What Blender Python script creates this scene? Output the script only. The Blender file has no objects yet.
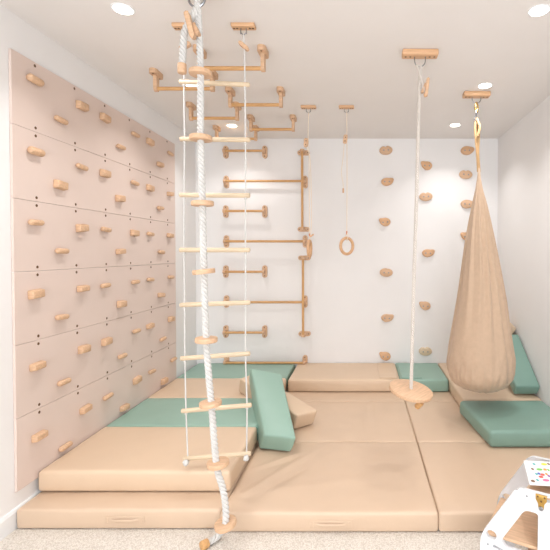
import bpy, bmesh, math, random
from mathutils import Vector, Matrix, Quaternion, noise
random.seed(7)
S = bpy.context.scene
COL = S.collection
PI = math.pi

# ------------------------------------------------------------------ camera
F, PX, HOR, PITCH, CH = 430.0, 361.0, 253.0, math.radians(1.0), 1.39
PY = HOR + F * math.tan(PITCH)
cam = bpy.data.cameras.new('camera'); camo = bpy.data.objects.new('camera', cam); COL.objects.link(camo)
camo.location = (0, 0, CH); camo.rotation_euler = (PI / 2 - PITCH, 0, 0)
cam.sensor_width = 36; cam.lens = F / 550 * 36
cam.shift_x = -(PX - 275) / 550; cam.shift_y = -(275 - PY) / 550
cam.clip_start = 0.02
S.camera = camo

# ------------------------------------------------------------------ light
S.view_settings.view_transform = 'Standard'; S.view_settings.look = 'None'
S.view_settings.gamma = 1; S.view_settings.use_curve_mapping = False
S.view_settings.exposure = -0.30
w = bpy.data.worlds.new('world'); S.world = w; w.use_nodes = True
w.node_tree.nodes['Background'].inputs[0].default_value = (0.86, 0.93, 1.0, 1)
w.node_tree.nodes['Background'].inputs[1].default_value = 1.0

def area(name, loc, rot, sx, sy, power, color=(1, 1, 1), shape='RECTANGLE', spread=PI):
    l = bpy.data.lights.new(name, 'AREA'); l.shape = shape; l.size = sx; l.size_y = sy
    l.energy = power; l.color = color; l.spread = spread
    o = bpy.data.objects.new(name, l); o.location = loc; o.rotation_euler = rot; COL.objects.link(o)
    return o
YF = -3.8          # unseen wall behind the camera, with a wide opening for the added fill lamp
area('upward_fill', (-0.15, YF + 0.02, 1.25), (math.radians(125), 0, 0), 2.6, 2.0, 222, (0.90, 0.95, 1.0))  # added fill at the unseen opening, tilted up to brighten ceiling and mat tops
LAMP_POWER = 4.8

# room sizes
XL, XR, YB, H = -1.753, 1.45, 4.57, 2.60

def ray(px, py):
    f = Vector((0, math.cos(PITCH), -math.sin(PITCH))); u = Vector((0, math.sin(PITCH), math.cos(PITCH)))
    return f + Vector((1, 0, 0)) * ((px - PX) / F) + u * ((PY - py) / F)
def atY(px, py, y): r = ray(px, py); return Vector((0, 0, CH)) + r * (y / r.y)
def atX(px, py, x): r = ray(px, py); return Vector((0, 0, CH)) + r * (x / r.x)
def atZ(px, py, z): r = ray(px, py); return Vector((0, 0, CH)) + r * ((z - CH) / r.z)

# ------------------------------------------------------------------ materials
def lin(c): return tuple(((v / 255) / 12.92 if v / 255 <= .04045 else ((v / 255 + .055) / 1.055) ** 2.4) for v in c) + (1,)
def mat(name, c, rough=.6, metal=0, spec=.5, kind=None, scale=20, amt=.04, bump=0, bscale=200, emit=None, sheen=0):
    m = bpy.data.materials.new(name); m.use_nodes = True; nt = m.node_tree; N = nt.nodes; L = nt.links
    b = N['Principled BSDF']; base = lin(c)
    b.inputs['Base Color'].default_value = base; b.inputs['Roughness'].default_value = rough
    b.inputs['Metallic'].default_value = metal; b.inputs['Specular IOR Level'].default_value = spec
    if sheen: b.inputs['Sheen Weight'].default_value = sheen
    tc = N.new('ShaderNodeTexCoord')
    def mix(fac, lo, hi):
        r = N.new('ShaderNodeMapRange'); r.inputs[1].default_value = .3; r.inputs[2].default_value = .7
        L.new(fac, r.inputs[0])
        mx = N.new('ShaderNodeMix'); mx.data_type = 'RGBA'; L.new(r.outputs[0], mx.inputs[0])
        mx.inputs[6].default_value = tuple(v * lo for v in base[:3]) + (1,)
        mx.inputs[7].default_value = tuple(min(1, v * hi) for v in base[:3]) + (1,)
        L.new(mx.outputs[2], b.inputs['Base Color'])
    if kind == 'wood':
        mp = N.new('ShaderNodeMapping'); L.new(tc.outputs['Object'], mp.inputs[0]); mp.inputs['Scale'].default_value = (6, 60, 60)
        n = N.new('ShaderNodeTexNoise'); n.inputs['Scale'].default_value = scale / 10; n.inputs['Detail'].default_value = 5
        L.new(mp.outputs[0], n.inputs[0]); mix(n.outputs[0], 1 - amt * 3, 1 + amt * 2)
        oi = N.new('ShaderNodeObjectInfo')
        L.new(oi.outputs['Random'], mp.inputs['Location'])
    else:
        n = N.new('ShaderNodeTexNoise'); n.inputs['Scale'].default_value = scale; n.inputs['Detail'].default_value = 4
        L.new(tc.outputs['Object'], n.inputs[0]); mix(n.outputs[0], 1 - amt, 1 + amt)
    if bump:
        n2 = N.new('ShaderNodeTexNoise'); n2.inputs['Scale'].default_value = bscale; n2.inputs['Detail'].default_value = 3
        L.new(tc.outputs['Object'], n2.inputs[0])
        bp = N.new('ShaderNodeBump'); bp.inputs['Strength'].default_value = bump; bp.inputs['Distance'].default_value = .004
        L.new(n2.outputs[0], bp.inputs['Height']); L.new(bp.outputs[0], b.inputs['Normal'])
    if emit:
        b.inputs['Emission Color'].default_value = lin(c); b.inputs['Emission Strength'].default_value = emit
    return m
M = dict(
    wall=mat('white_wall_paint', (240, 238, 237), .85, spec=.2, scale=3, amt=.01, bump=.05, bscale=300),
    ceil=mat('ceiling_paint', (240, 236, 234), .9, spec=.15, scale=3, amt=.01),
    trim=mat('white_trim', (236, 237, 238), .45, scale=5, amt=.01),
    board=mat('pink_board', (224, 205, 195), .42, spec=.4, scale=2.5, amt=.02),
    edge=mat('birch_edge', (206, 170, 140), .6, kind='wood'),
    hole=mat('dark_brass', (104, 72, 40), .5, metal=.2, amt=.05),
    wood=mat('beech_wood', (216, 178, 144), .5, kind='wood', amt=.05),
    pale=mat('pale_birch_wood', (217, 196, 167), .5, kind='wood', amt=.04),
    bar=mat('oiled_beech_bar', (210, 162, 108), .45, kind='wood', amt=.05),
    warm=mat('peach_wood', (218, 174, 134), .5, kind='wood', amt=.05),
    beige=mat('beige_leatherette', (210, 184, 159), .42, spec=.45, scale=4, amt=.03, bump=.12, bscale=90),
    cream=mat('light_beige_leatherette', (216, 190, 163), .42, spec=.45, scale=4, amt=.02, bump=.12, bscale=90),
    green=mat('sage_leatherette', (145, 176, 162), .40, spec=.45, scale=4, amt=.03, bump=.12, bscale=90),
    dgreen=mat('deep_sage_leatherette', (130, 162, 150), .42, spec=.45, scale=4, amt=.03, bump=.12, bscale=90),
    pod=mat('tan_cotton_fabric', (197, 171, 147), .95, spec=.1, scale=30, amt=.04, bump=.3, bscale=500, sheen=.2),
    rope=mat('white_cotton_rope', (212, 210, 207), .9, spec=.1, scale=80, amt=.05, bump=.3, bscale=400),
    grope=mat('greyish_hemp_rope', (216, 208, 200), .9, spec=.1, scale=80, amt=.06, bump=.3, bscale=400),
    cord=mat('natural_cord', (236, 220, 200), .9, spec=.1, scale=80, amt=.05),
    strap=mat('tan_webbing', (172, 138, 98), .85, scale=80, amt=.08),
    groove=mat('rope_core', (176, 150, 132), .95, spec=.05, amt=.03),
    steel=mat('steel', (150, 152, 156), .3, metal=1, amt=.03),
    brass=mat('brass', (196, 160, 92), .3, metal=1, amt=.03),
    white=mat('white_lacquer', (222, 223, 226), .4, amt=.01),
    lens=mat('lamp_lens', (255, 250, 240), .4, emit=9, amt=0),
    paper=mat('white_paper', (230, 231, 232), .6, amt=.01),
    tape=mat('orange_whipping', (206, 124, 78), .8, amt=.05),
)
def colour(name, c): return mat(name, c, .6, amt=.02)
# carpet: looped pile
def carpet():
    m = bpy.data.materials.new('looped_carpet'); m.use_nodes = True; N = m.node_tree.nodes; L = m.node_tree.links
    b = N['Principled BSDF']; b.inputs['Roughness'].default_value = .95; b.inputs['Specular IOR Level'].default_value = .1
    tc = N.new('ShaderNodeTexCoord'); v = N.new('ShaderNodeTexVoronoi'); v.inputs['Scale'].default_value = 175
    mp = N.new('ShaderNodeMapping'); mp.inputs['Scale'].default_value = (1, .75, 1)
    L.new(tc.outputs['Object'], mp.inputs[0]); L.new(mp.outputs[0], v.inputs['Vector'])
    r = N.new('ShaderNodeValToRGB'); r.color_ramp.elements[0].color = lin((236, 228, 217)); r.color_ramp.elements[1].color = lin((198, 186, 172))
    r.color_ramp.elements[0].position = .15; r.color_ramp.elements[1].position = .75
    L.new(v.outputs['Distance'], r.inputs[0])
    n = N.new('ShaderNodeTexNoise'); n.inputs['Scale'].default_value = 60; L.new(tc.outputs['Object'], n.inputs[0])
    mx = N.new('ShaderNodeMix'); mx.data_type = 'RGBA'; mx.blend_type = 'MULTIPLY'; mx.inputs[0].default_value = .2
    L.new(r.outputs[0], mx.inputs[6]); L.new(n.outputs[0], mx.inputs[7])
    g = N.new('ShaderNodeGamma'); g.inputs[1].default_value = .75; L.new(mx.outputs[2], g.inputs[0])
    L.new(g.outputs[0], b.inputs['Base Color'])
    bp = N.new('ShaderNodeBump'); bp.inputs['Strength'].default_value = .6; bp.inputs['Distance'].default_value = .004; bp.invert = True
    L.new(v.outputs['Distance'], bp.inputs['Height']); L.new(bp.outputs[0], b.inputs['Normal'])
    return m
M['carpet'] = carpet()

# ------------------------------------------------------------------ helpers
def link(name, bm, m, parent=None, smooth=True, loc=None, angle=40):
    bmesh.ops.recalc_face_normals(bm, faces=bm.faces[:])
    me = bpy.data.meshes.new(name); bm.to_mesh(me); bm.free()
    o = bpy.data.objects.new(name, me); COL.objects.link(o)
    for x in (m if isinstance(m, (list, tuple)) else [m]): me.materials.append(x)
    if smooth:
        for p in me.polygons: p.use_smooth = True
        try: me.set_sharp_from_angle(angle=math.radians(angle))
        except Exception: pass
    if parent: o.parent = parent
    if loc is not None: o.location = loc
    return o
def tag(o, label, cat, group=None):
    o['label'] = label; o['category'] = cat
    if group: o['group'] = group
    return o
def thing(name, label, cat, loc=(0, 0, 0), rz=0, group=None):
    o = bpy.data.objects.new(name, None); COL.objects.link(o); o.location = loc; o.rotation_euler = (0, 0, rz)
    o.empty_display_size = .05
    return tag(o, label, cat, group)
def struct(o): o['kind'] = 'structure'; return o
def kids(o): return [c for c in bpy.data.objects if c.parent == o]
def dup(o, parent=None):
    c = o.copy(); COL.objects.link(c); c.parent = parent
    for k in kids(o): dup(k, c)
    return c
def B(): return bmesh.new()
def box(bm, c, s, bev=0, seg=2, mtx=None):
    r = bmesh.ops.create_cube(bm, size=1); vs = r['verts']
    for v in vs: v.co = Vector((v.co.x * s[0], v.co.y * s[1], v.co.z * s[2]))
    if bev:
        es = list({e for v in vs for e in v.link_edges})
        rr = bmesh.ops.bevel(bm, geom=es, offset=bev, segments=seg, affect='EDGES', profile=.5)
        vs = list({v for f in rr['faces'] for v in f.verts} | {v for v in vs if v.is_valid})
    for v in vs:
        if mtx: v.co = mtx @ v.co
        v.co += Vector(c)
    return vs
def boxobj(name, c, s, m, bev=0, parent=None, mtx=None, seg=2):
    bm = B(); box(bm, c, s, bev, seg, mtx); return link(name, bm, m, parent, smooth=bool(bev))
def tube(bm, pts, r, seg=10, caps=True, rads=None, closed=False, flat=1.0):
    pts = [Vector(p) for p in pts]; n = len(pts); rings = []
    t0 = (pts[1] - pts[0]).normalized()
    ref = Vector((0, 0, 1)) if abs(t0.z) < .9 else Vector((1, 0, 0))
    nrm = (ref - t0 * ref.dot(t0)).normalized()
    for i, p in enumerate(pts):
        if closed: t = (pts[(i + 1) % n] - pts[i - 1]).normalized()
        else: t = (pts[min(i + 1, n - 1)] - pts[max(i - 1, 0)]).normalized()
        nrm = (nrm - t * nrm.dot(t)).normalized(); bi = t.cross(nrm)
        rr = rads[i] if rads else r
        rings.append([bm.verts.new(p + (nrm * math.cos(2 * PI * k / seg) + bi * math.sin(2 * PI * k / seg) * flat) * rr) for k in range(seg)])
    m_ = n if closed else n - 1
    for i in range(m_):
        a, b = rings[i], rings[(i + 1) % n]
        for k in range(seg): bm.faces.new((a[k], a[(k + 1) % seg], b[(k + 1) % seg], b[k]))
    if caps and not closed: bm.faces.new(rings[0][::-1]); bm.faces.new(rings[-1])
def smooth_path(P, step=.01):
    P = [Vector(p) for p in P]; out = []
    Q = [P[0] * 2 - P[1]] + P + [P[-1] * 2 - P[-2]]
    for i in range(1, len(Q) - 2):
        n = max(2, int((Q[i + 1] - Q[i]).length / step))
        for k in range(n):
            t = k / n; a, b, c, d = Q[i - 1], Q[i], Q[i + 1], Q[i + 2]
            out.append(.5 * ((2 * b) + (c - a) * t + (2 * a - 5 * b + 4 * c - d) * t * t + (3 * b - a - 3 * c + d) * t ** 3))
    out.append(P[-1]); return out
def twisted(bm, P, R, pitch, step=.0045, strands=3, seg=8):
    pts = smooth_path(P, step); n = len(pts)
    tube(bm, pts, R * .66, 10)
    for f in bm.faces: f.material_index = 1
    for s in range(strands):
        L = 0; out = []; t0 = (pts[1] - pts[0]).normalized(); nrm = Vector((1, 0, 0)); nrm = (nrm - t0 * nrm.dot(t0)).normalized()
        for i, p in enumerate(pts):
            t = (pts[min(i + 1, n - 1)] - pts[max(i - 1, 0)]).normalized()
            nrm = (nrm - t * nrm.dot(t)).normalized(); bi = t.cross(nrm)
            if i: L += (p - pts[i - 1]).length
            a = 2 * PI * (L / pitch + s / strands)
            out.append(p + (nrm * math.cos(a) + bi * math.sin(a)) * R * .55)
        tube(bm, out, R * .47, seg)
def prism(bm, poly, d0, d1, axis='y', holes=()):
    """polygon (a,b) extruded along an axis; a,b = x,z for y / y,z for x / x,y for z"""
    def P(a, b, d): return {'y': (a, d, b), 'x': (d, a, b), 'z': (a, b, d)}[axis]
    loops = [poly] + list(holes)
    for d, flip in ((d0, False), (d1, True)):
        es = []
        for lp in loops:
            vs = [bm.verts.new(P(a, b, d)) for a, b in lp]
            es += [bm.edges.new((vs[i], vs[(i + 1) % len(vs)])) for i in range(len(vs))]
        bmesh.ops.triangle_fill(bm, edges=es, use_beauty=True)
    for lp in loops:
        n = len(lp)
        q0 = [bm.verts.new(P(a, b, d0)) for a, b in lp]; q1 = [bm.verts.new(P(a, b, d1)) for a, b in lp]
        for i in range(n): bm.faces.new((q0[i], q0[(i + 1) % n], q1[(i + 1) % n], q1[i]))
    bmesh.ops.remove_doubles(bm, verts=bm.verts[:], dist=1e-5)
def round_poly(pts, r, seg=5):
    out = []; n = len(pts)
    for i in range(n):
        p0, p, p1 = Vector(pts[i - 1]), Vector(pts[i]), Vector(pts[(i + 1) % n])
        rr = r[i] if isinstance(r, (list, tuple)) else r
        a = (p0 - p); b = (p1 - p); k = min(rr, a.length * .45, b.length * .45)
        A = p + a.normalized() * k; C = p + b.normalized() * k
        for j in range(seg + 1):
            t = j / seg; out.append(tuple(A * (1 - t) ** 2 + p * 2 * t * (1 - t) + C * t * t))
    return out
def stadium(w, h, seg=8):  # width w, height h centred, tall
    r = w / 2; o = []
    for k in range(seg + 1): a = PI * k / seg; o.append((r * math.cos(a), h / 2 - r + r * math.sin(a)))
    for k in range(seg + 1): a = PI + PI * k / seg; o.append((r * math.cos(a), -h / 2 + r + r * math.sin(a)))
    return o
def bevel_all(bm, off, seg=2, ang=35):
    es = [e for e in bm.edges if len(e.link_faces) == 2 and e.calc_face_angle(0) > math.radians(ang)]
    bmesh.ops.bevel(bm, geom=es, offset=off, segments=seg, affect='EDGES', profile=.5)
def lathe(bm, prof, seg=24, mtx=None):
    rings = []
    for r, z in prof:
        rings.append([bm.verts.new((mtx @ Vector((r * math.cos(2 * PI * k / seg), r * math.sin(2 * PI * k / seg), z))) if mtx else
                                   (r * math.cos(2 * PI * k / seg), r * math.sin(2 * PI * k / seg), z)) for k in range(seg)])
    for a, b in zip(rings, rings[1:]):
        for k in range(seg): bm.faces.new((a[k], a[(k + 1) % seg], b[(k + 1) % seg], b[k]))
    bm.faces.new(rings[0][::-1]); bm.faces.new(rings[-1])
def disc_prof(r, t, b): return [(r - b, -t / 2), (r - b * .3, -t / 2 + b * .3), (r, -t / 2 + b), (r, t / 2 - b), (r - b * .3, t / 2 - b * .3), (r - b, t / 2)]

def pad(bm, corners, r=.02, res=.03, puff=.004, creases=(), seed=0, wr=.0015):
    """soft upholstered pad: rounded hexahedron. corners = 8 points: bottom (x0y0,x1y0,x1y1,x0y1) then top."""
    c = [Vector(p) for p in corners]
    W = ((c[1] - c[0]).length + (c[5] - c[4]).length) / 2; D = ((c[3] - c[0]).length + (c[7] - c[4]).length) / 2
    T = ((c[4] - c[0]).length + (c[6] - c[2]).length) / 2
    def ax(L):
        inner = [L * 0 + r * k for k in (0, .25, .55, 1)]
        n = max(1, int((L - 2 * r) / res))
        return inner + [r + (L - 2 * r) * k / n for k in range(1, n)] + [L - r * k for k in (1, .55, .25, 0)]
    X, Y, Z = ax(W), ax(D), ax(T)
    def mp(x, y, z):
        q = Vector((min(max(x, r), W - r), min(max(y, r), D - r), min(max(z, r), T - r)))
        p = Vector((x, y, z)); d = p - q
        if d.length > 1e-9: d.normalize()
        p = q + d * r
        e = min(1, min(p.x, W - p.x) / .08) * min(1, min(p.y, D - p.y) / .08)
        es = min(1, min(p.z, T - p.z) / .04)
        k = noise.noise(Vector((p.x * 3 + seed, p.y * 3, p.z * 6))) * wr * 2 + noise.noise(Vector((p.x * 11 + seed, p.y * 11, p.z * 11))) * wr
        if d.z > .5: p.z += puff * max(e, 0) + k
        elif d.z > -.5: p += Vector((d.x, d.y, 0)) * (puff * .6 * es + k)
        if d.z > .5:
            for (x0, y0, x1, y1, wd, am) in creases:
                a = Vector((x0, y0)); b = Vector((x1, y1)); v = Vector((p.x, p.y))
                t = max(0, min(1, (v - a).dot(b - a) / (b - a).length_squared)); dd = (v - (a + (b - a) * t)).length
                s = math.sin(PI * min(1, max(0.0, .08 + t * .84)))
                p.z += am * s * (math.exp(-(dd / wd) ** 2))
        u, v, t = p.x / W, p.y / D, p.z / T
        bot = c[0] * (1 - u) * (1 - v) + c[1] * u * (1 - v) + c[2] * u * v + c[3] * (1 - u) * v
        top = c[4] * (1 - u) * (1 - v) + c[5] * u * (1 - v) + c[6] * u * v + c[7] * (1 - u) * v
        return bot * (1 - t) + top * t
    def grid(A, Bv, f):
        g = [[bm.verts.new(mp(*f(a, b))) for b in Bv] for a in A]
        for i in range(len(A) - 1):
            for j in range(len(Bv) - 1): bm.faces.new((g[i][j], g[i + 1][j], g[i + 1][j + 1], g[i][j + 1]))
    grid(X, Y, lambda a, b: (a, b, 0)); grid(X, Y, lambda a, b: (a, b, T))
    grid(X, Z, lambda a, b: (a, 0, b)); grid(X, Z, lambda a, b: (a, D, b))
    grid(Y, Z, lambda a, b: (0, a, b)); grid(Y, Z, lambda a, b: (W, a, b))
    bmesh.ops.remove_doubles(bm, verts=bm.verts[:], dist=2e-4)
def cuboid(x0, x1, y0, y1, z0, z1):
    return [(x0, y0, z0), (x1, y0, z0), (x1, y1, z0), (x0, y1, z0), (x0, y0, z1), (x1, y0, z1), (x1, y1, z1), (x0, y1, z1)]

# ------------------------------------------------------------------ setting
T1, T2 = .107, .221
struct(boxobj('floor', ((XL + XR) / 2, (YB + YF) / 2, -.05), (XR - XL + .3, YB - YF + .3, .1), M['carpet']))
struct(boxobj('ceiling', ((XL + XR) / 2, (YB + YF) / 2, H + .05), (XR - XL + .3, YB - YF + .3, .1), M['ceil']))
struct(boxobj('wall_left', (XL - .05, (YB + YF) / 2, H / 2), (.1, YB - YF + .2, H), M['wall']))
struct(boxobj('wall_right', (XR + .05, (YB + YF) / 2, H / 2), (.1, YB - YF + .2, H), M['wall']))
struct(boxobj('wall_back', ((XL + XR) / 2, YB + .05, H / 2), (XR - XL, .1, H), M['wall']))
bm = B()   # wall behind the camera with an unseen opening added for world light and the fill lamp
a0, a1, z1 = -1.5, 1.2, 2.35
box(bm, ((XL + a0) / 2, YF - .05, H / 2), (a0 - XL, .1, H)); box(bm, ((XR + a1) / 2, YF - .05, H / 2), (XR - a1, .1, H))
box(bm, ((a0 + a1) / 2, YF - .05, (H + z1) / 2), (a1 - a0, .1, H - z1)); box(bm, ((a0 + a1) / 2, YF - .05, .08), (a1 - a0, .1, .16))
struct(link('wall_front', bm, M['wall'], smooth=False))
def baseboard(name, x, side):
    bm = B(); t = .015
    poly = [(x, 0), (x + side * t, 0), (x + side * t, .085), (x + side * t * .6, .098), (x, .1)]
    prism(bm, poly, YF, YB, 'y'); struct(link(name, bm, M['trim'], smooth=False))
baseboard('baseboard_left', XL, 1); baseboard('baseboard_right', XR, -1)

# ------------------------------------------------------------------ downlights
k0 = None
where = ['recessed ceiling downlight above the near end of the pink climbing boards', 'recessed ceiling downlight at the top right corner of the photo',
         'recessed ceiling downlight right behind the pod swing ceiling mount', 'recessed ceiling downlight behind the top rung of the rope ladder',
         'recessed ceiling downlight near the back wall, left of the pod swing mount', 'recessed ceiling downlight near the back wall above the wall bars']
for i, (px, py) in enumerate([(123, 9), (539, 10.5), (485, 85.5), (193, 85.5), (455, 125), (232, 125.5)]):
    p = atZ(px, py, H)
    if k0 is None:
        o = k0 = thing('ceiling_downlight', '', 'ceiling light', p, 0, 'recessed downlights')
        bm = B(); lathe(bm, [(.042, -.001), (.046, -.003), (.054, -.003), (.056, 0)], 32)
        link('trim_ring', bm, M['trim'], o)
        bm = B(); lathe(bm, [(.044, -.0045), (.0435, -.002)], 32); link('lens', bm, M['lens'], o)
    else: o = dup(k0)
    o.location = p; o['label'] = where[i]
    area('downlight_lamp', p + Vector((0, 0, -.012)), (0, 0, 0), .085, .085, LAMP_POWER, (1, .985, .97), 'DISK', 2.05)
for (x, y) in ((-1.18, 1.15), (.89, 1.15), (-1.18, .15), (.89, .15), (-1.18, -.85), (.89, -.85), (-1.18, -1.85), (.89, -1.85)):   # the same row of downlights goes on over the camera
    area('downlight_lamp', (x, y, H - .012), (0, 0, 0), .085, .085, LAMP_POWER, (1, .985, .97), 'DISK', 2.05)

# ------------------------------------------------------------------ pink climbing boards on the left wall
BX = XL + .015; BY0 = 2.153; BY1 = 4.030; BZ0 = .180; RH = .3713
rows = ['top', 'second', 'third', 'fourth', 'fifth', 'bottom']
ords = ['first', 'second', 'third', 'fourth', 'fifth', 'sixth', 'seventh', 'eighth', 'ninth']
holeY = [atX(x, 273, BX).y for x in (37.5, 76.5, 106.3, 130.7, 151, 168)]
screw0 = None
for i in range(6):
    zt = BZ0 + RH * (6 - i); zb = zt - RH
    nm = {'top': 'topmost', 'bottom': 'lowest'}.get(rows[i], rows[i] + ' from top')
    o = boxobj('climbing_board', ((XL + .001 + BX) / 2, (BY0 + BY1) / 2, (zt + zb) / 2), (BX - XL - .001, BY1 - BY0, RH - .0018), M['board'], .0012, seg=1)
    tag(o, 'matte pink wooden climbing board on the left wall, %s of the six' % nm, 'climbing board', 'pink climbing boards')
    for y in holeY:
        for z in (zt - .021, zb + .021):
            if screw0 is None:
                bm = B(); lathe(bm, [(.008, 0), (.008, .0008), (.005, .0014), (.0044, .0006)], 12, Matrix.Rotation(PI / 2, 4, 'Y'))
                s = screw0 = link('screw', bm, M['hole'], o)
            else: s = screw0.copy(); COL.objects.link(s); s.parent = o
            s.location = (BX, y, z)
# holds: R = slim rounded rod, K = thick block
HL = [
 [(35, 80, 'R'), (61, 120, 'r'), (82.5, 106, 'K'), (105.5, 118, 'K'), (121, 147, 'r'), (135.5, 134.5, 'r'), (150.5, 142, 'K'), (160.5, 164.5, 'k'), (170.5, 153.5, 'r')],
 [(36, 151.5, 'R'), (61, 185, 'K'), (82, 167, 'r'), (105.5, 173.5, 'K'), (120.5, 198.5, 'K'), (135, 183, 'r'), (150.5, 188, 'K'), (160.5, 208, 'r'), (170.5, 194, 'k')],
 [(36, 222.5, 'r'), (62, 251, 'r'), (82.5, 228, 'K'), (106, 229.5, 'r'), (121, 251.5, 'k'), (135, 233, 'K'), (150.5, 234, 'r'), (161.5, 252, 'r'), (170.5, 235.5, 'k')],
 [(36.5, 294, 'K'), (62, 317, 'r'), (83.5, 288.5, 'k'), (105.5, 285.5, 'r'), (122, 304, 'K'), (135.5, 282, 'r'), (150.5, 279.5, 'r'), (161.5, 295, 'k'), (171, 277, 'r')],
 [(38, 366, 'k'), (64, 382, 'r'), (84.5, 349, 'K'), (107, 341.5, 'K'), (122.5, 356, 'r'), (136.5, 331, 'r'), (150.5, 326, 'k'), (163, 339, 'r'), (171.5, 319, 'K')],
 [(40, 436, 'k'), (65.5, 446.5, 'r'), (86, 409, 'k'), (108, 396.5, 'r'), (125, 407.5, 'k'), (137.5, 380, 'K'), (152, 371.5, 'r'), (164.5, 381, 'K'), (173.5, 359.5, 'r')]]
def hold_mesh(kind):
    bm = B()
    if kind in 'Kk':
        h = .05 if kind == 'K' else .04
        box(bm, (0, 0, 0), (.034, .088, h), .007, 3)
        for v in bm.verts:
            if v.co.x > 0: v.co.z *= .86; v.co.y *= .95
    else:
        r = .0155 if kind == 'r' else .02; L = .092
        lathe(bm, [(r * .55, -L / 2), (r * .9, -L / 2 + .003), (r, -L / 2 + .008), (r, L / 2 - .01), (r * .75, L / 2 - .003), (r * .5, L / 2)], 16, Matrix.Rotation(PI / 2, 4, 'X'))
    return bm
proto = {}
HD = {'R': .02, 'r': .0155, 'K': .017, 'k': .017}
kn = {'R': 'thick rounded wooden bar', 'r': 'slim rounded wooden bar', 'K': 'tall wooden block', 'k': 'low wooden block'}
for i, rw in enumerate(HL):
    for j, (px, py, k) in enumerate(rw):
        d = HD[k]; p = atX(px, py, BX + d * .9)
        if k not in proto:
            me = link('climbing_hold', hold_mesh(k), M['wood']); proto[k] = me; o = me
        else: o = proto[k].copy(); COL.objects.link(o)
        o.location = (BX + d * .96, p.y, p.z); o.rotation_euler = (math.radians(random.uniform(-5, 5)), 0, 0)
        tag(o, '%s hold, %s from near edge, %s row of pink boards' % (kn[k], ords[j], rows[i]), 'climbing hold', 'wooden bar and block holds on the pink boards')

# ------------------------------------------------------------------ kidney shaped holds on the back wall
def blob(px_list, thick=.028):
    bm = B(); n = 32; rings = []
    for (sc, y) in ((1, 0), (1, -thick * .55), (.95, -thick * .85), (.84, -thick)):
        rg = []
        for k in range(n):
            a = 2 * PI * k / n; r = px_list(a)
            rg.append(bm.verts.new((r * math.cos(a) * sc, y, r * math.sin(a) * sc)))
        rings.append(rg)
    for a, b in zip(rings, rings[1:]):
        for k in range(n): bm.faces.new((a[k], a[(k + 1) % n], b[(k + 1) % n], b[k]))
    bm.faces.new(rings[0]); bm.faces.new(rings[-1][::-1])
    return bm
def g(a, c, wd): d = (a - c + PI) % (2 * PI) - PI; return math.exp(-(d / wd) ** 2)
def ell(a, A, Bq): return A * Bq / math.sqrt((Bq * math.cos(a)) ** 2 + (A * math.sin(a)) ** 2)
shapes = {
 'kidney': lambda a: ell(a, .070, .047) - .014 * g(a, PI / 2 + .1, .28),
 'drop_r': lambda a: ell(a, .062, .040) + .022 * g(a, .45, .35) + .006 * g(a, -1.9, .6),
 'drop_l': lambda a: ell(a, .056, .046) + .022 * g(a, PI - .55, .35) - .006 * g(a, PI + .7, .5),
 'oval': lambda a: ell(a, .070, .046) - .004 * g(a, 1.2, .4),
 'paddle': lambda a: ell(a, .064, .046) + .02 * g(a, .25, .4)}
sname = {'kidney': 'kidney shaped', 'drop_r': 'right pointed teardrop', 'drop_l': 'left pointed teardrop', 'oval': 'oval pebble', 'paddle': 'paddle shaped'}
rock = [
 [(386, 150, 'kidney', 'wood'), (387, 181.5, 'drop_r', 'warm'), (385.3, 222, 'drop_l', 'warm'), (386.3, 272.5, 'oval', 'wood'), (387, 318, 'drop_r', 'wood'), (385.5, 356.5, 'drop_l', 'warm')],
 [(427, 165.5, 'drop_l', 'warm'), (426, 196.5, 'kidney', 'wood'), (428, 253, 'drop_r', 'warm'), (425.5, 306, 'drop_l', 'wood'), (425.5, 351.5, 'kidney', 'pale')],
 [(467, 150.3, 'paddle', 'warm'), (466, 174.3, 'kidney', 'wood'), (467, 204, 'paddle', 'wood'), (467, 236.5, 'drop_l', 'warm'), (467, 283.5, 'oval', 'pale')]]
cn = ['left column', 'middle column', 'right column']
bolt0 = None; rp = {}
for i, c in enumerate(rock):
    for j, (px, py, sh, m) in enumerate(c):
        p = atY(px, py, YB - .02)
        if (sh, m) not in rp:
            o = rp[(sh, m)] = link('wall_hold', blob(shapes[sh]), M[m])
            for dx in (-.024, .024):
                if bolt0 is None:
                    bm = B(); lathe(bm, [(.0075, 0), (.0075, .002), (.0055, .0035), (.003, .002)], 12, Matrix.Rotation(PI / 2, 4, 'X'))
                    s = bolt0 = link('bolt', bm, M['steel'], o)
                else: s = bolt0.copy(); COL.objects.link(s); s.parent = o
                s.location = (dx, -.028, -.002)
        else: o = dup(rp[(sh, m)])
        o.location = (p.x, YB, p.z); o.rotation_euler = (0, math.radians(random.uniform(-6, 6)), 0)
        tag(o, 'wooden %s hold on the back wall, %s of the %s' % (sname[sh], 'lowest' if j == len(c) - 1 else ['topmost', 'second', 'third', 'fourth', 'fifth'][j], cn[i]),
            'climbing hold', 'wooden stone-shaped holds on the back wall')

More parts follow.
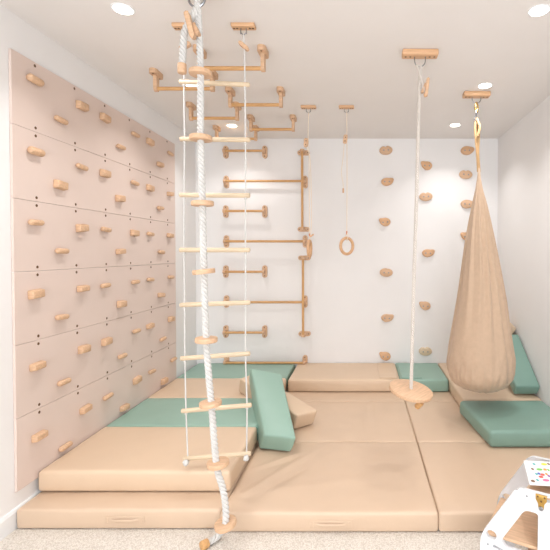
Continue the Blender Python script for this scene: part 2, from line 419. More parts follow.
# ------------------------------------------------------------------ bars (ceiling ladder bars and wall bars)
# canonical: surface is z=0 plane with the bar hanging below (-z), bar along x, brackets along y
def bar_unit(name, length, stand, m=None, br=.0125, plate=.13):
    r = thing(name, '', 'climbing bar')
    for s in (-1, 1):
        bm = B()
        st = stadium(.05, plate); prism(bm, st, -.03, 0, 'z')
        # arm: a flat rounded hanger, wide along y
        a = [(-.021, -.01), (.021, -.01), (.021, -stand)] + [(.021 * math.cos(t), -stand - .021 * math.sin(t)) for t in [PI * k / 8 for k in range(1, 8)]] + [(-.021, -stand)]
        bm2 = B(); prism(bm2, a, -.011, .011, 'x'); me = bpy.data.meshes.new('tmp'); bm2.to_mesh(me); bm2.free(); bm.from_mesh(me); bpy.data.meshes.remove(me)
        b = link('bracket', bm, M['wood'], r); b.location = (s * length / 2, 0, 0)
        for yy in (-.045, .045):
            q = B(); lathe(q, [(.006, 0), (.006, -.0015), (.003, -.001)], 10); sc = link('screw', q, M['hole'], b); sc.location = (0, yy, -.0301)
    bm = B(); tube(bm, [(-length / 2, 0, -stand), (length / 2, 0, -stand)], br, 16)
    link('bar', bm, M['bar'], r)
    return r
cb = bar_unit('monkey_bar', .375, .113)
info = [(-.965, -.555, 50, 'frontmost ceiling monkey bar of the right column, behind the thick rope top'),
        (-1.375, -.965, 72.5, 'frontmost ceiling monkey bar of the left column, nearest the pink boards'),
        (-.965, -.555, 90, 'middle ceiling monkey bar of the right column'),
        (-1.375, -.965, 105, 'middle ceiling monkey bar of the left column'),
        (-.965, -.555, 117.5, 'rearmost ceiling monkey bar of the right column, just above the wall bars'),
        (-1.375, -.965, 127.5, 'rearmost ceiling monkey bar of the left column, close to the back wall')]
for i, (x0, x1, yy, lab) in enumerate(info):
    o = cb if i == 0 else dup(cb)
    o.location = ((x0 + x1) / 2 - .022 + (.013, .013, .002, -.003, -.006, -.006)[i], 2.575 + .315 * i, H); o['label'] = lab; o['group'] = 'wooden monkey bars on the ceiling'
# wall bars: rotate the unit so it stands off the back wall
wb_s = bar_unit('wall_bar', (atY(265, 211, YB - .08).x - atY(225.5, 211, YB - .08).x), .08)
wb_l = bar_unit('wall_bar', (atY(305.5, 211, YB - .08).x - atY(225.5, 211, YB - .08).x), .08)
sh_w = ['topmost short wooden wall bar on the back wall', 'second short wooden wall bar from the top on the back wall', 'third short wooden wall bar from the top on the back wall', 'lowest short wooden wall bar on the back wall']
lo_w = ['topmost long wooden wall bar, crossing the upper upright bar', 'second long wooden wall bar from the top, ending between the upright bars', 'third long wooden wall bar from the top, crossing the lower upright bar', 'lowest long wooden wall bar, just above the mats']
for i, y in enumerate((150.7, 211, 271.8, 332.6)):
    o = wb_s if i == 0 else dup(wb_s); p = atY(243.7, y, YB - .08); o.location = (p.x, YB, p.z); o.rotation_euler = (-PI / 2, 0, 0)
    o['label'] = sh_w[i]; o['group'] = 'short wall bars'
for i, y in enumerate((181, 241.3, 302.2, 362.8)):
    o = wb_l if i == 0 else dup(wb_l); p = atY(264.5, y, YB - .08); o.location = (p.x, YB, p.z); o.rotation_euler = (-PI / 2, 0, 0)
    o['label'] = lo_w[i]; o['group'] = 'long wall bars'
wv = bar_unit('upright_wall_bar', abs(atY(303, 150, YB - .135).z - atY(303, 228.5, YB - .135).z), .135)
for i, (x, y) in enumerate(((302.2, 189.5), (303, 297))):
    o = wv if i == 0 else dup(wv); p = atY(x, y, YB - .135); o.location = (p.x, YB, p.z)
    o.rotation_euler = (Matrix.Rotation(PI / 2, 3, 'Y') @ Matrix.Rotation(0, 3, 'X')).to_euler()
    o.matrix_world = Matrix.Translation((p.x, YB, p.z)) @ Matrix(((0, 1, 0, 0), (0, 0, 1, 0), (1, 0, 0, 0), (0, 0, 0, 1)))
    o['label'] = ['upper upright wooden bar at the right end of the wall bars', 'lower upright wooden bar at the right end of the wall bars'][i]; o['group'] = 'upright wall bars'

# ------------------------------------------------------------------ ceiling mounts
def mount(label, p, w=.215, d=.07, hooks=(-.032, .032), rz=0, hr=.003, hs=1.0):
    r = thing('ceiling_mount', label, 'ceiling mount', (p.x, p.y, H), rz, 'wooden ceiling mounts')
    bm = B(); th = .035 if w > .15 else .02; box(bm, (0, 0, -th / 2), (w, d, th), .008 if w > .15 else .005, 3); pl = link('mount_plate', bm, M['warm'], r)
    for x in (-.4 * w, -.27 * w, .27 * w, .4 * w):
        q = B(); lathe(q, [(.006, 0), (.006, -.001), (.004, -.0005)], 10); s = link('screw', q, M['hole'], pl); s.location = (x, 0, -th - .0003)
    for sx, x in zip((1, -1), hooks):
        q = B()
        tube(q, smooth_path([(x, 0, -th + .002), (x - sx * .001, 0, -.05), (x + sx * .004 * hs, 0, -.075 * hs), (x + sx * .018 * hs, 0, -.09 * hs), (abs(x) * 0 + sx * -.004, 0, -.095 * hs)], .006), hr, 8)
        link('hook', q, M['steel'], r)
    return r
pm_disc = atZ(420, 51, H); pm_pod = atZ(476.5, 92.5, H); pm_ringL = atZ(308.5, 106, H); pm_ring = atZ(346.5, 106, H)
pm_ladR = atZ(243.5, 24.5, H); pm_ladL = Vector((pm_ladR.x - .31, pm_ladR.y, H)); pm_rope = Vector((-.745, 1.97, H))
mount('wooden ceiling mount plate holding the round disc swing', pm_disc)
mount('wooden ceiling mount plate holding the tan pod swing', pm_pod, .2, hs=.85)
mount('small wooden ceiling mount above the upright wall bars', pm_ringL, .125, .05, (-.016, .016), hr=.0022, hs=.6)
mount('small wooden ceiling mount above the gymnastic ring hanging free', pm_ring, .125, .05, (-.016, .016), hr=.0022, hs=.6)
mount('wooden ceiling mount of the right rope of the rope ladder', pm_ladR, .125, .05, (-.014, .014), hr=.0025, hs=.6)
mount('wooden ceiling mount of the left rope of the rope ladder, behind the thick rope', pm_ladL, .125, .05, (-.014, .014), hr=.0025, hs=.6)
r = mount('ceiling mount whose steel hooks carry the thick white climbing rope', pm_rope, .215, .07, (-.036, .036), hr=.0055, hs=1.0)

# ------------------------------------------------------------------ rope ladder
LY = pm_ladR.y
lad = thing('rope_ladder', 'white rope ladder with eight pale wooden rungs, bottom rung on the mats', 'rope ladder', (0, 0, 0))
rungs = [((179.5, 82), (249.5, 84.8)), ((180, 139), (250, 140)), ((179.5, 195), (250, 195.5)), ((179.5, 250), (250, 250)),
         ((180, 305), (250.3, 302.5)), ((180.5, 358.5), (250, 353.5)), ((181.5, 411), (251.5, 405)), ((183.5, 458.5), (251, 453.3))]
lp, rp_ = [], []
for i, (a, b) in enumerate(rungs):
    A = atY(a[0], a[1], LY); Bp = atY(b[0], b[1], LY); d = (Bp - A); dn = d.normalized()
    if i == 7: A.z = max(A.z, T2 + .02); Bp.z = max(Bp.z, T2 + .02)
    q = B(); rr = .0125
    tube(q, [A, A + dn * .004, Bp - dn * .004, Bp], rr, 14, rads=[rr * .75, rr, rr, rr * .75]); link('rung', q, M['pale'], lad)
    lp.append(A + d * .065); rp_.append(Bp - d * .065)
zt = H - .1
for s, lst, pm, topx in ((0, lp, pm_ladL, 0), (1, rp_, pm_ladR, 0)):
    q = B(); P = [Vector((pm.x, LY, H - .055)), Vector((pm.x + .004, LY, H - .14))] + [v.copy() for v in lst]
    end = lst[-1] + Vector((.0, -.012, -.016)); tube(q, smooth_path(P, .03), .0042, 8); link('side_rope', q, M['rope'], lad)
    for v in lst:      # whipping knots under each rung
        q = B(); bmesh.ops.create_uvsphere(q, u_segments=10, v_segments=6, radius=.0085)
        for x in q.verts: x.co.z *= .8
        link('knot', q, M['rope'], lad, loc=v + Vector((0, 0, -.0165)))
    q = B()             # big end knot
    bmesh.ops.create_uvsphere(q, u_segments=14, v_segments=10, radius=.016)
    for x in q.verts: x.co *= 1 + .25 * noise.noise(x.co * 90 + Vector((s * 3, 0, 0)))
    kk = lst[-1] + Vector((.004 * s, -.026, -.012)); kk.z = max(kk.z, T2 + .018)
    link('end_knot', q, M['rope'], lad, loc=kk)
    q = B(); c = Vector((pm.x + .002, LY, H - .115))   # rope adjuster: small drilled oval block
    st = [(x * .95, y) for x, y in stadium(.022, .062)]; prism(q, st, -.012, .012, 'y'); bevel_all(q, .003)
    ad = link('rope_adjuster', q, M['wood'], lad, loc=c); ad.rotation_euler = (0, math.radians(-50 if s else 60), 0)

# ------------------------------------------------------------------ thick climbing rope with discs
RY = 1.965
cr = thing('climbing_rope', 'thick white twisted climbing rope strung with round wooden discs, end on carpet', 'climbing rope', (0, 0, 0))
path = [(197, -12, 1.97), (198, 12, 1.97), (199.5, 40, RY), (200.5, 72, RY), (200.8, 138, RY), (202.5, 203, RY), (204, 270, RY), (206.2, 339, RY), (208.5, 372, RY), (211.5, 405, RY), (216.5, 464, RY),
        (222.5, 487, RY), (225.5, 505, RY), (225.5, 524, RY), (221, 532, 2.0), (213, 538, 2.02)]
P = [atY(a, b, y) for a, b, y in path]
P[-1] = atZ(214, 539, .02); P[-2] = atZ(221, 533, .035)
P += [atZ(207, 543, .019)]
q = B(); twisted(q, P, .0158, -.060); link('rope', q, [M['rope'], M['groove']], cr)
# tail folded over the hook, ending in a wooden cap
T = [atY(a, b, y) for a, b, y in [(199, 0, 1.985), (195, 12, 1.96), (189, 22, 1.955), (184.5, 33, 1.955), (183, 48, 1.955), (182.3, 64, 1.955)]]
q = B(); twisted(q, T, .016, -.060); link('rope_tail', q, [M['rope'], M['groove']], cr)
q = B(); lathe(q, disc_prof(.0195, .045, .004), 20); link('end_cap', q, M['wood'], cr, loc=atY(182, 68.5, 1.955))
q = B(); lathe(q, disc_prof(.021, .035, .004), 20); e = link('end_cap', q, M['bar'], cr, loc=atZ(204.5, 544.5, .021))
d = (P[-1] - P[-2]).normalized(); e.rotation_euler = Vector((d.x, d.y, 0)).to_track_quat('Z', 'Y').to_euler()
for (a, b, tx, ty) in [(200.5, 73, 2, 0), (200.8, 138, 1, 0), (202.5, 203.5, -1, 0), (203.8, 271.5, -6, 0), (206.3, 339.8, 1, 0), (210.5, 403.5, -4, 0), (218, 463.3, -3, 1), (225.5, 524, -9, 7)]:
    q = B(); lathe(q, disc_prof(.05, .022, .004), 32)
    o = link('climbing_disc', q, M['wood'], cr, loc=atY(a, b, RY)); o.rotation_euler = (math.radians(ty), math.radians(tx), 0)
# crossed wooden adjuster blocks at the top
for (a, b, ang, yy, L) in [(190.5, 26, -14, 1.925, .118), (196.5, 31, -24, 1.945, .05)]:
    q = B(); prism(q, stadium(.022, L), -.014, .014, 'y'); bevel_all(q, .004)
    o = link('rope_adjuster', q, M['wood'], cr, loc=atY(a, b, yy)); o.rotation_euler = (0, math.radians(ang), 0)

# ------------------------------------------------------------------ disc swing
DY = pm_disc.y
ds = thing('disc_swing', 'round wooden disc swing hanging low on one twisted rope', 'disc swing')
c = atY(411, 390.5, DY - .02)
q = B(); twisted(q, [Vector((pm_disc.x + .004, DY, H - .088)), atY(419, 100, DY), atY(417, 180, DY), atY(414, 280, DY), c + Vector((0, 0, -.02))], .0115, -.044); link('rope', q, [M['grope'], M['groove']], ds)
ax = Vector((.19, -.14, 1)).normalized()
q = B(); lathe(q, disc_prof(.133, .022, .005), 48); o = link('disc_seat', q, M['wood'], ds, loc=c); o.rotation_euler = ax.to_track_quat('Z', 'Y').to_euler()
q = B(); lathe(q, disc_prof(.018, .05, .004), 16); o = link('rope_end_stop', q, M['bar'], ds, loc=c + Vector((.042, -.05, -.068))); o.rotation_euler = (.5, .6, 0)
q = B(); tube(q, smooth_path([c + Vector((0, 0, -.01)), c + Vector((.01, -.01, -.03)), c + Vector((.036, -.042, -.055))], .01), .009, 8); link('rope_knot', q, M['grope'], ds)
q = B(); twisted(q, [Vector((pm_disc.x - .02, DY - .012, H - .088)), atY(421, 78, DY - .015), atY(425, 92, DY - .02)], .008, -.028); link('rope_tail', q, [M['grope'], M['groove']], ds)
for (a, b, ang, yy, L) in [(427, 87, 7, -.03, .1), (424, 88.5, 25, -.012, .06)]:
    q = B(); prism(q, stadium(.018, L), -.012, .012, 'y'); bevel_all(q, .003)
    o = link('rope_adjuster', q, M['wood'], ds, loc=atY(a, b, DY + yy)); o.rotation_euler = (0, math.radians(ang), 0)
q = B(); lathe(q, disc_prof(.0115, .02, .003), 16); o = link('end_cap', q, M['warm'], ds, loc=atY(425.5, 95, DY - .03)); o.rotation_euler = (0, 1.3, 0)

# ------------------------------------------------------------------ gymnastic rings on thin cords
def ring_set(name, label, p, ring_px, rot, cord_px, tail_px, adj_px, up=False):
    y = p.y; t = thing(name, label, 'gymnastic ring')
    rc = atY(ring_px[0], ring_px[1], y); R = .066
    q = B(); tube(q, [(R * math.cos(a), 0, R * math.sin(a)) for a in [2 * PI * k / 40 for k in range(40)]], .0125, 12, closed=True)
    o = link('ring', q, M['warm'], t, loc=rc); o.rotation_euler = (0, 0, rot)
    top = rc + Vector((0, 0, R + .012))
    q = B(); cp = [Vector((p.x, y, H - .052))] + [atY(a, b, y) for a, b in cord_px] + [top + Vector((0, 0, .03))]
    tube(q, cp, .003, 8); link('cord', q, M['cord'], t)
    q = B(); dx = math.cos(rot) ; 
    loop = [top + Vector((0, 0, .03)), top + Vector((.014 * dx, -.014, .01)), rc + Vector((.008, -.02, R - .004)), rc + Vector((0, -.004, R - .022)), rc + Vector((0, .018, R - .002)), top + Vector((-.012 * dx, .01, .01)), top + Vector((0, 0, .03))]
    tube(q, smooth_path(loop, .006), .003, 6); link('cord_loop', q, M['cord'], t)
    q = B(); tube(q, [top + Vector((0, 0, .018)), top + Vector((0, 0, .045))], .0055, 10); link('cord_sleeve', q, M['tape'], t)
    q = B(); tp = [atY(a, b, y - .008) for a, b in tail_px]; tube(q, smooth_path(tp, .015), .0028, 8); link('cord_tail', q, M['cord'], t)
    q = B(); d = Vector((.7, 0, .5)).normalized() if up else Vector((0, 0, -1))
    tube(q, [tp[-1] - d * .005, tp[-1] + d * .032], .0068, 10); link('toggle', q, M['warm'], t)
    q = B(); a = atY(adj_px[0], adj_px[1], y - .004); prism(q, stadium(.034, .072), -.011, .011, 'y'); bevel_all(q, .004)
    ad = link('rope_adjuster', q, M['wood'], t, loc=a); ad.rotation_euler = (0, math.radians(adj_px[2]), 0)
    for dz in (-.015, .015):
        q = B(); lathe(q, [(.005, 0), (.005, .001), (.003, .0008)], 10, Matrix.Rotation(PI / 2, 4, 'X')); h = link('cord_hole', q, M['hole'], ad, loc=(0, -.0112, dz))
    return t
ring_set('gymnastic_ring', 'round wooden gymnastic ring hanging free on a thin cord before the back wall', pm_ring, (346.8, 246), math.radians(42),
         [(346.8, 112), (347, 180)], [(344.5, 141), (343, 158), (341.5, 172), (343, 183), (343.2, 189)], (345.3, 139.5, 8))
ring_set('gymnastic_ring', 'wooden gymnastic ring seen edge-on beside the upright wall bars', pm_ringL, (309.5, 248.5), math.radians(86),
         [(308, 135), (309, 150), (309.2, 200)], [(306, 146), (310, 158), (311.2, 190), (311.5, 220), (310.5, 236.5)], (306, 143, 4), True)

# ------------------------------------------------------------------ pod swing
PYd = pm_pod.y
pod = thing('pod_swing', 'tan fabric hanging pod swing, full rounded bottom just over the mats', 'pod swing')
prof = [(168, 478.2, 479.8), (178, 477.2, 480.6), (190, 475.6, 482.6), (205, 472.8, 486.2), (222, 469.8, 489.6), (240, 467, 493), (260, 464.4, 496.8), (280, 461.8, 500.4), (300, 458.8, 503.8), (318, 455.6, 506.2), (334, 452.6, 508.6),
        (346, 450.2, 510.4), (356, 448.6, 511.6), (364, 448.0, 512.4), (371, 448.2, 512.4), (377, 450.0, 511), (382, 454, 507.5), (386, 460.5, 501.5), (388.8, 468, 494), (390.2, 474, 488), (390.8, 479, 483)]
rowsP = []
for i in range(len(prof) - 1):
    for k in range(6):
        t = k / 6; rowsP.append([prof[i][j] * (1 - t) + prof[i + 1][j] * t for j in range(3)])
rowsP.append(list(prof[-1]))
q = B(); n = 180; rings = []
for (yy, xa, xb) in rowsP:
    A = atY(xa, yy, PYd); Bp = atY(xb, yy, PYd); cx = (A.x + Bp.x) / 2; R = (Bp.x - A.x) / 2
    t = min(1, max(0, (yy - 168) / 222)); amp = .38 * (1 - t) ** .9 * min(1, (yy - 160) / 40) + .055
    low = max(0, (yy - 330) / 60)
    rg = []
    for k in range(n):
        a = 2 * PI * k / n
        f = 0
        for (ac, wd, hgt, y0, y1) in ((-1.05, .10, 1, 165, 372), (-.72, .12, .9, 165, 380), (-1.45, .09, .8, 165, 350), (-1.9, .10, .7, 165, 330), (-.35, .14, 1, 165, 385), (-2.45, .12, .6, 165, 320), (.4, .15, .9, 165, 380), (1.2, .15, 1, 165, 370), (2.0, .15, 1, 165, 370), (2.8, .15, 1, 165, 370)):
            fade = 1 / (1 + math.exp((yy - y1) / 10)); aa = ac + .05 * math.sin(yy / 35 + ac * 3)
            f += hgt * fade * (g(a, aa, wd) - .8 * g(a, aa + wd * 1.7, wd * .9))
        wv_ = noise.noise(Vector((math.cos(a) * 2.2, math.sin(a) * 2.2, yy / 60))) * .5
        low_w = low * (noise.noise(Vector((math.cos(a) * 9, math.sin(a) * 9, yy / 14))) * .075)
        rr = R * (1 + amp * .42 * f + .03 * wv_ + low_w)
        ry = R * (1 if t < .5 else 1 - .1 * (t - .5))
        rg.append(q.verts.new((cx + rr * math.cos(a), PYd + rr * math.sin(a) * (ry / R), A.z + low * .01 * noise.noise(Vector((math.cos(a) * 4, math.sin(a) * 4, 3))) * (R > .08))))
    rings.append(rg)
for a, b in zip(rings, rings[1:]):
    for k in range(n): q.faces.new((a[k], a[(k + 1) % n], b[(k + 1) % n], b[k]))
q.faces.new(rings[0]); q.faces.new(rings[-1][::-1])
link('fabric_pod', q, M['pod'], pod, angle=80)
# gathered webbing at the top
for (x0, x1, x2, dy, fl) in ((475.5, 474.8, 478.2, -.006, .35), (477.4, 478.4, 479.4, .004, .4), (475, 477, 478.6, .012, .4)):
    q = B(); tube(q, smooth_path([atY(x0, 121, PYd + dy), atY(x1 + .5, 132, PYd + dy), atY(x2 - 1.2, 152, PYd + dy), atY(x2, 172, PYd)], .01), .009, 10, flat=fl); link('hanging_strap', q, M['strap'], pod)
q = B(); tube(q, smooth_path([atY(476.8, 118, PYd - .01), atY(479.8, 127, PYd - .02), atY(477.5, 136, PYd - .02)], .01), .0095, 8, flat=.4); link('strap_end', q, M['strap'], pod)
def carabiner(name, c, w_, h_, r_, m, parent, rz=0):
    q = B(); pts = [(w_ / 2 * math.cos(a), 0, h_ / 2 * math.sin(a) + (.1 * h_ if math.cos(a) > 0 else 0) * math.sin(a)) for a in [2 * PI * k / 28 for k in range(28)]]
    tube(q, pts, r_, 8, closed=True); o = link(name, q, m, parent, loc=c); o.rotation_euler = (0, 0, rz); return o
ph = Vector((pm_pod.x, PYd, H - .083))
carabiner('swivel_link', ph + Vector((0, 0, -.028)), .03, .062, .0055, M['brass'], pod, .5)
carabiner('carabiner', ph + Vector((-.001, 0, -.08)), .028, .06, .0045, M['steel'], pod, 1.2)
q = B(); lathe(q, [(.004, -.02), (.012, -.014), (.013, 0), (.011, .012), (.004, .018)], 14); link('swivel', q, M['brass'], pod, loc=ph + Vector((.001, 0, -.053)))
carabiner('carabiner', ph + Vector((-.003, 0, -.125)), .028, .056, .0045, M['steel'], pod, .3)

# ------------------------------------------------------------------ mats
FY = 2.110; folds = [2.915, 3.72, YB - .03]
def folding_mat(x0, x1, label, m, creases=(), handle=None, fy=FY):
    r = thing('folding_mat', label, 'gym mat', ((x0 + x1) / 2, (fy + folds[-1]) / 2, 0), 0, 'beige folding mats laid on the carpet')
    off = Vector(r.location); ys = [fy] + folds
    for i in range(3):
        q = B(); g_ = .0015
        pad(q, [Vector(v) - off for v in cuboid(x0 + g_, x1 - g_, ys[i] + g_, ys[i + 1] - g_, .001, T1 - .006)], .014, .022, .003, creases[i] if creases else (), seed=x0 * 7 + i)
        link('mat_section', q, m, r, angle=60)
    if handle is not None:
        hx, hz, wd = handle
        h = boxobj('handle_patch', Vector((hx, fy - .0022, hz)) - off, (wd, .003, .036), m, .0012, r)
        q = B(); tube(q, smooth_path([Vector((hx - wd * .34, fy - .004, hz)) - off, Vector((hx - wd * .2, fy - .012, hz)) - off, Vector((hx, fy - .014, hz + .002)) - off, Vector((hx + wd * .2, fy - .012, hz)) - off, Vector((hx + wd * .34, fy - .004, hz)) - off], .01), .007, 8, flat=.35)
        link('handle', q, m, h)
        for sx in (-1, 1):
            q = B(); box(q, Vector((hx + sx * wd * .42, fy - .0045, hz)) - off, (.002, .002, .024)); link('stitching', q, M['cream'], h, smooth=False)
    return r
XS1, XS2 = -.702, .386
folding_mat(XL + .017, XS1, 'beige folding mat at the left, mostly beneath the striped mat', M['beige'], fy=2.135, handle=(atY(122, 517, FY).x, .052, .2))
cB = [[(.05, .12, .46, .74, .022, .012), (.08, .40, .36, .60, .012, -.006), (.05, .42, .42, .72, .014, .008), (.02, .62, .2, .70, .012, .005), (.14, .14, .42, .50, .014, -.007)],
      [(.80, .06, .79, .72, .010, .009), (.73, .10, .76, .7, .014, -.004), (.3, .1, .32, .5, .02, .003)], []]
folding_mat(XS1, XS2, 'large beige folding mat in the middle, creased on top with a front handle', M['beige'], cB, handle=(atY(331, 522, FY).x, .045, .21))
cC = [[(.5, .1, .9, .3, .03, .003)], [(.26, .40, .46, .04, .012, .006), (.05, .62, .3, .3, .01, -.003)], []]
folding_mat(XS2, XR - .016, 'beige folding mat at the right, behind the white toddler tower', M['beige'], cC)

# striped four-section mat lying on the left
sx0, sx1, sy = -1.732, -.700, [2.28, 2.885, 3.46, 4.01, YB - .012]
sm = thing('striped_mat', 'four-section folding mat striped beige and sage green, along the pink boards', 'gym mat', ((sx0 + sx1) / 2, 3.27, T1))
off = Vector(sm.location)
for i in range(4):
    q = B()
    cr_ = [[(.62, .15, .95, .4, .02, .003), (.3, .3, .5, .1, .02, .003)], [(.55, .35, .75, .45, .012, .006), (.72, .2, .9, .48, .015, -.004)], [], []][i]
    x0_ = sx0
    pad(q, [Vector(v) - off for v in cuboid(x0_, sx1, sy[i] + .001, sy[i + 1] - .001, T1 + .001, T2)], .018, .024, .004, cr_, seed=11 + i)
    link('mat_section', q, M['cream'] if i % 2 == 0 else M['green'], sm, angle=60)['label'] = ['beige section nearest the front', 'sage green middle section', 'beige middle section', 'sage green section at the back wall'][i]

def soft(name, label, cat, corners, m, r=.015, group=None, creases=(), seed=0, puff=.004):
    q = B(); c0 = sum((Vector(c) for c in corners[:4]), Vector()) / 4
    pad(q, [Vector(c) - c0 for c in corners], r, .024, puff, creases, seed)
    return tag(link(name, q, m, loc=c0, angle=60), label, cat, group)
BYf = 3.945
bx0, bx1, bx2 = -.672, .36, .815
o = soft('foam_mat', 'low beige mat lying along the back wall, right of the striped mat', 'gym mat', cuboid(bx0, bx1, BYf, YB - .01, T1 + .001, T2), M['cream'], .014, seed=3)
def flap(parent, x0, x1, m, seed):
    q = B(); pad(q, cuboid(x0, x1, BYf + .03, YB - .06, T2 + .003, T2 + .012), .0035, .03, .001, [(.05, .1, .16, .12, .02, .006)], seed)
    f = link('closure_flap', q, m, parent, angle=60); f.location = -Vector(parent.location)
flap(o, .17, .335, M['cream'], 1)
o = soft('foam_mat', 'sage green low mat along the back wall, between disc swing rope and pod swing', 'gym mat', cuboid(bx1 + .004, bx2 - .006, BYf, YB - .01, T1 + .001, T2), M['green'], .014, seed=5)
flap(o, bx1 + .02, bx1 + .21, M['green'], 2)
soft('foam_mat', 'pale beige mat lying beneath the pod swing', 'gym mat', cuboid(.818, XR - .004, 3.42, YB - .01, T1 + .001, T2), M['cream'], .016, seed=8)
gc = [(.85, 2.805, T1 + .001), (XR - .003, 2.805, T1 + .001), (XR - .003, 3.405, T1 + .001), (.785, 3.405, T1 + .001)]
soft('foam_mat', 'sage green square mat at the right wall, in front of the pod swing', 'gym mat', gc + [(a, b, T2 - .002) for a, b, _ in gc], M['dgreen'], .022, seed=9, puff=.006, creases=[(.2, .35, .4, .42, .03, .003)])

# long foam blocks
def blk(name, label, corners, m, seed): return soft(name, label, 'foam block', corners, m, .014, 'long foam blocks', seed=seed, puff=.004)
z = T1 + .003
# beige block: left end rests on the striped mat, right end drops to the middle mat
Rb = [atZ(294.5, 430, z), atZ(312.5, 427, z)]                       # right end, lower edge (near, far)
Lb = [Vector((-1.02, 3.56, T2 + .012)), Vector((-.93, 3.72, T2 + .012))]
up = Vector((.03, -.02, .125))
dR = Vector((.02, .0, .11))
blk('foam_block', 'beige foam block lying across under the leaning sage green block',
    [Lb[0], Rb[0], Rb[1] + Vector((0, .05, 0)), Lb[1], Lb[0] + Vector((.02, -.03, .125)), Rb[0] + Vector((.02, -.02, .115)), Rb[1] + Vector((.035, .03, .115)), Lb[1] + Vector((.02, -.02, .125))], M['cream'], 21)
D_ = atZ(259, 449, z); C_ = atZ(290.5, 452.5, z)
fl = atY(249, 381, 3.47); fr = fl + Vector((.215, -.02, -.02))
nrm = Vector((.045, -.05, .115))
blk('foam_block', 'sage green foam block leaning over the beige block beside the striped mat',
    [D_, C_, fr, fl, D_ + nrm, C_ + nrm, atY(281.5, 373.5, 3.40), atY(250.5, 368, 3.42)], M['green'], 22)
# two blocks leaning in the right corner
zz = T2 + .01
e0 = Vector((1.25, 3.50, zz)); e1 = Vector((1.443, 3.50, zz))
bt0 = Vector((1.25, 3.93, zz + .36)); bt1 = Vector((1.435, 3.93, zz + .36))
u_ = Vector((0, -.055, .085)); b1 = Vector((-.03, 0, 0))
blk('foam_block', 'sage green foam block leaning up in the right corner behind the pod swing',
    [e0, e1, bt1 + Vector((0, .10, -.03)), bt0 + b1 + Vector((0, .10, -.03)), e0 + u_, e1 + u_, bt1 + Vector((0, -.02, .06)), bt0 + b1 + Vector((0, -.02, .06))], M['dgreen'], 23)
blk('foam_block', 'beige foam block standing in the right corner, mostly behind the pod swing',
    [Vector(v) for v in ((1.0, 4.12, zz), (1.2, 4.12, zz), (1.2, 4.28, zz), (1.0, 4.28, zz), (1.33, 3.97, .80), (1.443, 3.97, .69), (1.443, 4.12, .69), (1.33, 4.12, .80))], M['cream'], 24)

# ------------------------------------------------------------------ white toddler tower at the lower right
NY, FYt = 1.66, 1.95
RZT = math.radians(-30); _s = atZ(514, 487, .488); _o = Matrix.Rotation(RZT, 3, 'Z') @ Vector((.128, -.009, 0))
TX, NY = _s.x - _o.x, _s.y - _o.y
tw = thing('toddler_tower', 'white folding toddler tower with pale wood boards in front of the mats', 'toddler tower', (TX, NY, 0), RZT)
def zpx(py, y): return atY(400, py, y).z
def side(y, name='side_panel'):
    # outline in local x (from the left foot), z
    top = .488
    Pn = [(.0, .0), (.0, .262), (.125, .468), (.15, .488), (.62, .488), (.64, .47), (.76, .245), (.76, .0), (.70, 0), (.67, .10), (.09, .10), (.06, 0)]
    out = round_poly(Pn, [.01, .04, .035, .02, .02, .035, .04, .01, .01, .03, .03, .01], 5)
    cut1 = round_poly([(.080, .262), (.168, .410), (.215, .408), (.213, .240), (.10, .240)], [.03, .02, .012, .012, .02], 5)
    cut2 = round_poly([(.26, .20), (.26, .425), (.58, .425), (.68, .252), (.66, .20)], .025, 5)
    holeC = [(.043 + .020 * math.cos(-a), (.272) + .018 * math.sin(-a)) for a in [2 * PI * k / 16 for k in range(16)]]
    slot = round_poly([(.05, .236), (.115, .222), (.113, .212), (.048, .226)], .006, 3)
    slot2 = round_poly([(.235, .478), (.33, .478), (.33, .462), (.235, .462)], .008, 3)
    q = B(); prism(q, out, y - .009, y + .009, 'y', [cut1, cut2, holeC, slot, slot2]); bevel_all(q, .003, 2, 60)
    return link(name, q, M['white'], tw)
side(0); s2 = side(.30)
# seat board, table top and step
boxobj('seat_board', (.116, .15, .262), (.200, .278, .014), M['wood'], .003, tw)
boxobj('table_top', (.40, .15, .448), (.46, .278, .012), M['wood'], .002, tw)
boxobj('step_board', (.40, .15, .13), (.50, .278, .016), M['wood'], .002, tw)
# brass hinge plate on the near side
q = B(); prism(q, round_poly([(-.02, .02), (.02, .02), (.019, -.002), (.011, -.014), (.009, -.034), (-.009, -.034), (-.011, -.014), (-.019, -.002)], .004, 3), -.004, 0, 'y'); bevel_all(q, .001)
hg = link('hinge', q, M['brass'], tw, loc=(.226, -.009, .466))
for (x, z_) in ((-.012, .012), (.012, .012), (0, -.004)):
    q = B(); lathe(q, [(.0035, 0), (.0035, .0012), (.002, .002)], 10, Matrix.Rotation(PI / 2, 4, 'X')); link('screw', q, M['hole'], hg, loc=(x, -.004, z_))
q = B(); lathe(q, disc_prof(.008, .008, .002), 16, Matrix.Rotation(PI / 2, 4, 'X')); link('hinge_catch', q, M['steel'], hg, loc=(0, -.006, -.03))
for (x, z_) in ((.03, .232), (.175, .466), (.10, .185), (.13, .205)):
    q = B(); lathe(q, [(.0035, 0), (.0035, .0012), (.002, .0015)], 10, Matrix.Rotation(PI / 2, 4, 'X')); link('screw', q, M['steel'], tw, loc=(x, -.009, z_))

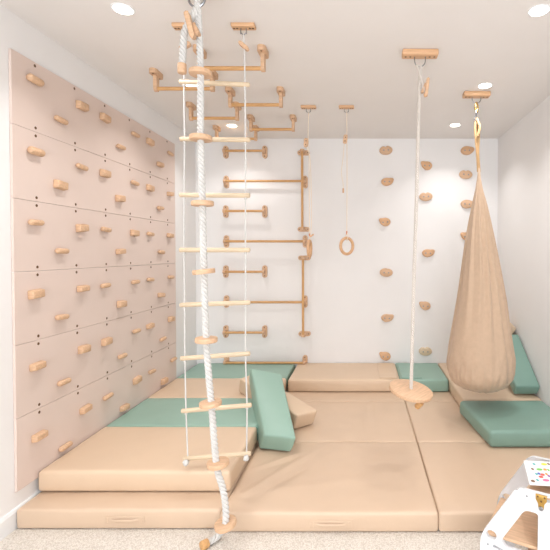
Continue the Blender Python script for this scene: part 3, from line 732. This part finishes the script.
# activity sheet on top
sheet = thing('activity_sheet', 'white activity sheet with small colourful pictures on top of the toddler tower', 'paper sheet')
p00 = atZ(529.5, 485, .492); p01 = atZ(523.5, 461, .492)
vy = (p01 - p00); vx = Vector((.30, -.035, 0)); up3 = Vector((0, 0, 1))
def quad(name, a, b, c_, d_, m, t, parent):
    q = B(); vs = [q.verts.new(x) for x in (a, b, c_, d_)] + [q.verts.new(x + up3 * t) for x in (a, b, c_, d_)]
    for f in ((0, 1, 2, 3), (4, 5, 6, 7), (0, 1, 5, 4), (1, 2, 6, 5), (2, 3, 7, 6), (3, 0, 4, 7)): q.faces.new([vs[i] for i in f])
    return link(name, q, m, parent, smooth=False)
quad('page', p00, p00 + vx, p00 + vx + vy, p01, M['paper'], .003, sheet)
cols = {'yellow': (246, 214, 60), 'green': (120, 196, 84), 'red': (230, 90, 80), 'pink': (240, 120, 160), 'blue': (90, 110, 190), 'teal': (90, 180, 180), 'brown': (130, 96, 70), 'purple': (150, 90, 160), 'orange': (240, 160, 70)}
CM = {k: colour('ink_' + k, v) for k, v in cols.items()}
marks = [(534, 464, 1.3, 'teal'), (544, 464.2, 3, 'yellow'), (548.5, 464, 1.2, 'brown'), (532.5, 469, 1.3, 'brown'), (539.5, 469.4, 3, 'green'), (545, 469.5, 1.8, 'orange'), (548.5, 470, 1, 'green'),
         (536.5, 474, 1.2, 'teal'), (539, 473.6, 1.5, 'blue'), (542.5, 474.6, 2.2, 'red'), (546.5, 474, 1.2, 'orange'), (549, 476, 1.4, 'purple'), (541, 476.8, 2.4, 'red'), (537.5, 480, 1.3, 'teal'), (546, 480.2, 3.4, 'pink'), (533, 481, 2, 'brown')]
for (a, b, rw_, cname) in marks:
    c = atZ(a, b, .4955); rx = rw_ / F * c.y; q = B()
    lathe(q, [(1, 0), (1, .0006)], 14)
    for v_ in q.verts: v_.co = Vector((v_.co.x * rx, v_.co.y * .009, v_.co.z))
    link('printed_picture', q, CM[cname], sheet, loc=(c.x, c.y, .4952))
